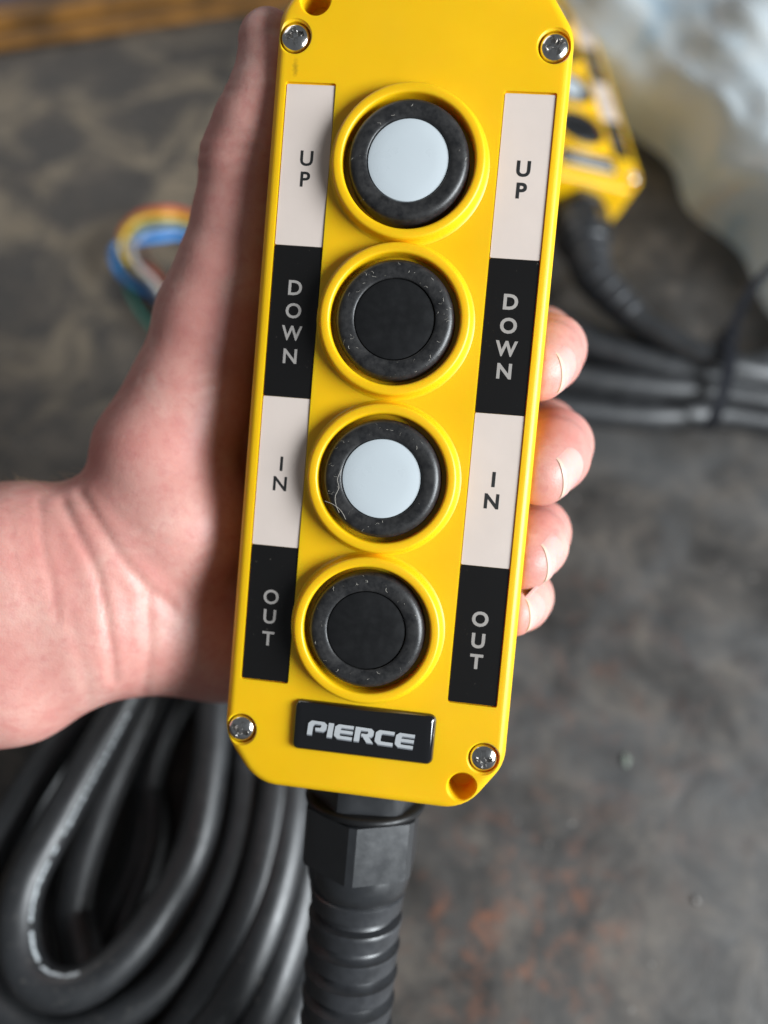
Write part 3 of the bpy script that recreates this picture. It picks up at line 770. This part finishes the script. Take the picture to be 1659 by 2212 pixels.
add_loop([(300, 1480, 330), (100, 1700, 330), (-40, 1900, 330), (-60, 2150, 322), (120, 2330, 312), (330, 2330, 304), (480, 2180, 300), (580, 1980, 299), (628, 1780, 302), (632, 1620, 306), (620, 1350, 312), (450, 1300, 322)])
add_loop([(280, 1500, 342), (150, 1700, 342), (90, 1950, 338), (140, 2300, 322), (350, 2400, 312), (520, 2250, 306), (620, 2040, 304), (664, 1830, 308), (668, 1650, 312), (650, 1400, 318), (450, 1330, 330)])
add_loop([(300, 1560, 352), (330, 1800, 350), (240, 2100, 345), (260, 2380, 335), (420, 2400, 322), (570, 2300, 316), (660, 2120, 314), (690, 1950, 316), (700, 1750, 320), (700, 1500, 330), (500, 1400, 340)])
add_loop([(400, 1500, 352), (330, 1650, 352), (300, 1850, 350), (200, 2100, 346), (330, 2420, 338), (520, 2450, 330), (650, 2300, 326), (655, 2100, 328), (640, 1900, 332), (640, 1500, 340), (500, 1420, 350)])
co_ = coil.out('cable_coil', CABLE, None, 60)
tag(co_, 'thick black cable piled in long loops under the wrist at lower left', 'cable')
# faint white printing along the top loop
pm = MB(); P = loops[0]; d = np.r_[0, np.cumsum(np.linalg.norm(np.diff(P, axis=0), axis=1))]
camv = np.array(M_CAM.translation)
s = .012
while s < d[72]:
    ln = rng.uniform(.0012, .0026)
    if rng.random() < .86:
        c0 = np.array([np.interp(s, d, P[:, k]) for k in range(3)]); c1 = np.array([np.interp(s + ln, d, P[:, k]) for k in range(3)])
        tt = (c1 - c0) / np.linalg.norm(c1 - c0); vv = camv - c0; vv -= tt * (vv @ tt); vv /= np.linalg.norm(vv); sd = np.cross(tt, vv)
        if sd[0] < 0 and s < d[40]: sd = sd
        a0 = .62; quad = []
        for cc_ in (c0, c1):
            for an in (a0 - .08, a0 + .09 * rng.uniform(.3, 1.3)):
                quad.append(cc_ + .00680 * (math.cos(an) * vv - math.sin(an) * sd * 1))
        pm.add((quad, [(0, 1, 3, 2)]))
    s += ln + rng.uniform(.0006, .0013)
pr = pm.out('printed_marks', PRINT, co_); pr['kind'] = 'stuff'

# stripped colour wires looping out behind the thumb
wb = empty('wire_bundle', Matrix.Translation(on_plane(320, 560, 0)))
tag(wb, 'loop of thin coloured wires showing behind the thumb', 'wires')
wl = wb.matrix_world.translation
WC = [('red', (.55, .05, .03)), ('orange', (.75, .22, .02)), ('yellow', (.80, .55, .05)), ('green', (.02, .22, .16)), ('grey', (.32, .33, .36)), ('blue', (.03, .20, .60)), ('blue', (.05, .30, .75)), ('white', (.70, .66, .62)), ('brown', (.18, .07, .03))]
WP = [
 [(520, 500), (400, 458), (350, 452), (300, 462), (268, 490), (262, 520), (285, 560), (330, 590), (380, 640)],
 [(520, 508), (400, 466), (345, 460), (290, 472), (262, 505), (270, 550), (300, 590), (350, 640), (420, 700)],
 [(520, 515), (400, 475), (350, 468), (305, 474), (275, 500), (262, 540), (290, 585), (340, 620), (420, 690)],
 [(520, 530), (400, 487), (350, 482), (305, 490), (278, 515), (262, 560), (275, 620), (305, 680), (360, 740)],
 [(520, 540), (400, 495), (350, 492), (308, 503), (285, 530), (285, 560), (310, 600), (360, 660)],
 [(520, 550), (400, 506), (350, 503), (300, 515), (262, 545), (252, 580), (285, 615), (330, 640), (420, 700)],
 [(520, 556), (400, 512), (345, 514), (290, 522), (248, 535), (246, 565), (268, 600), (310, 625), (380, 650)],
 [(280, 520), (285, 555), (300, 580), (330, 610), (380, 680), (430, 720)],
 [(300, 520), (310, 545), (325, 570), (352, 600), (400, 660), (430, 700)]]
for (nm, colr), pp, kz in zip(WC, WP, range(9)):
    P = catmull([W(x, y, .006 + .0032 * ((kz * 2) % 5) + (.004 if 1 < j < 6 else 0)) for j, (x, y) in enumerate(pp)], 8)
    V, Fc = tube(P, .0014 if kz not in (5, 6, 7) else .0019, 10)
    o = obj('wire', [tuple(Vector(v) - wl) for v in V], Fc, simple('wire_' + nm + str(kz), colr, .35), wb, 60); o['label'] = nm + ' insulated wire'

# crumpled clear plastic bag at the upper right
def bag_mat():
    m, nt, b = new_mat('bag_plastic'); co = coords(nt)
    mp = N(nt, 'ShaderNodeMapping'); mp.inputs['Location'].default_value = (3.7, 1.3, 0); L(nt, co, mp.inputs['Vector'])
    a = noise(nt, mp.outputs[0], 12, 5, .6, 1.0)
    c = ramp(nt, a, [(.24, (.26, .44, .68)), (.36, (.56, .70, .80)), (.48, (.84, .88, .88)), (.60, (.76, .84, .88)), (.68, (.85, .81, .74)), (.78, (.54, .68, .80))])
    L(nt, c, b.inputs['Base Color']); b.inputs['Roughness'].default_value = .26; b.inputs['Coat Weight'].default_value = .6
    tr = N(nt, 'ShaderNodeBsdfTranslucent'); L(nt, c, tr.inputs[0]); tp = N(nt, 'ShaderNodeBsdfTransparent'); tp.inputs[0].default_value = (.93, .96, 1, 1)
    m1 = N(nt, 'ShaderNodeMixShader'); m1.inputs[0].default_value = .28; L(nt, b.outputs[0], m1.inputs[1]); L(nt, tr.outputs[0], m1.inputs[2])
    m2 = N(nt, 'ShaderNodeMixShader'); m2.inputs[0].default_value = .05; L(nt, m1.outputs[0], m2.inputs[1]); L(nt, tp.outputs[0], m2.inputs[2])
    L(nt, m2.outputs[0], nt.nodes['Material Output'].inputs['Surface'])
    bump(nt, b, noise(nt, co, 60, 4, .6, 1.5), .5, .002); return m
from mathutils import noise as mn
bc = on_plane(1660, 120, .0); 
ex = (Vector(W(1659, 610, 0)) - Vector(W(1270, 120, 0))); ex.z = 0; ex.normalize(); ey = Vector((-ex.y, ex.x, 0))
nU, nV_ = 110, 80; V = []; Fc = []
e0 = Vector(W(1235, 60, 0)) - ex * .24 - ey * .012
for j in range(nV_):
    for i in range(nU):
        u = i / (nU - 1); v = j / (nV_ - 1)
        a = v * math.pi                                   # cross-section: pillow
        Lg = u * .80; wdt = .17
        prof_z = math.sin(a) ** .45 * .085 * (math.sin(math.pi * min(1, .08 + u)) ** .25)
        off = (1 - math.cos(a)) * wdt - .055 * min(1, max(0, (.46 - u) / .25))
        p = e0 + ex * Lg + ey * off + Vector((0, 0, prof_z))
        nz_ = mn.noise(p * 14) * .016 + abs(mn.noise(p * 30 + Vector((3, 1, 2)))) * .014 - .004 + abs(mn.noise(p * 70)) * .004
        rg = 1 - abs(mn.noise(Vector((Lg * 5 + .3 * mn.noise(p * 9), (off + prof_z) * 26, 7.7)))) * 2; nz_ += .014 * max(0, rg) ** 5
        k = math.sin(a) ** .5
        p += Vector((0, 0, 1)) * nz_ * k + ey * mn.noise(p * 18 + Vector((9, 0, 0))) * .012
        p.z = max(p.z, .0012); V.append(tuple(p))
for j in range(nV_ - 1):
    for i in range(nU - 1):
        a = j * nU + i; Fc.append((a, a + 1, a + nU + 1, a + nU))
bag = obj('plastic_bag', V, Fc, bag_mat(), None, 180)
tag(bag, 'large crumpled clear plastic bag with bluish contents at upper right of the bench', 'bag')

# paint chips lying on the bench
for (cx_, cy_, rad_, colr, lab) in ((1352, 1642, .0019, (.20, .23, .19), 'pale greenish paint chip on the bench right of the lower screw'), (1503, 1947, .0010, (.30, .28, .26), 'tiny pale speck of debris near the lower right corner of the bench')):
    c0 = on_plane(cx_, cy_, 0); n = 9
    ring = [(rad_ * rng.uniform(.6, 1.2) * math.cos(2 * math.pi * k / n) * .8, rad_ * rng.uniform(.6, 1.2) * math.sin(2 * math.pi * k / n) * 1.5) for k in range(n)]
    V = [(x, y, .0002) for x, y in ring] + [(x * .9, y * .9, .0011 + .0004 * rng.uniform()) for x, y in ring] + [(0, 0, .0014)]
    Fc = [(k, (k + 1) % n, n + (k + 1) % n, n + k) for k in range(n)] + [(n + k, n + (k + 1) % n, 2 * n) for k in range(n)] + [list(range(n))[::-1]]
    o = obj('paint_chip', V, Fc, simple('chip_%d' % cx_, colr, .5), None, 30); o.location = c0; tag(o, lab, 'chip')
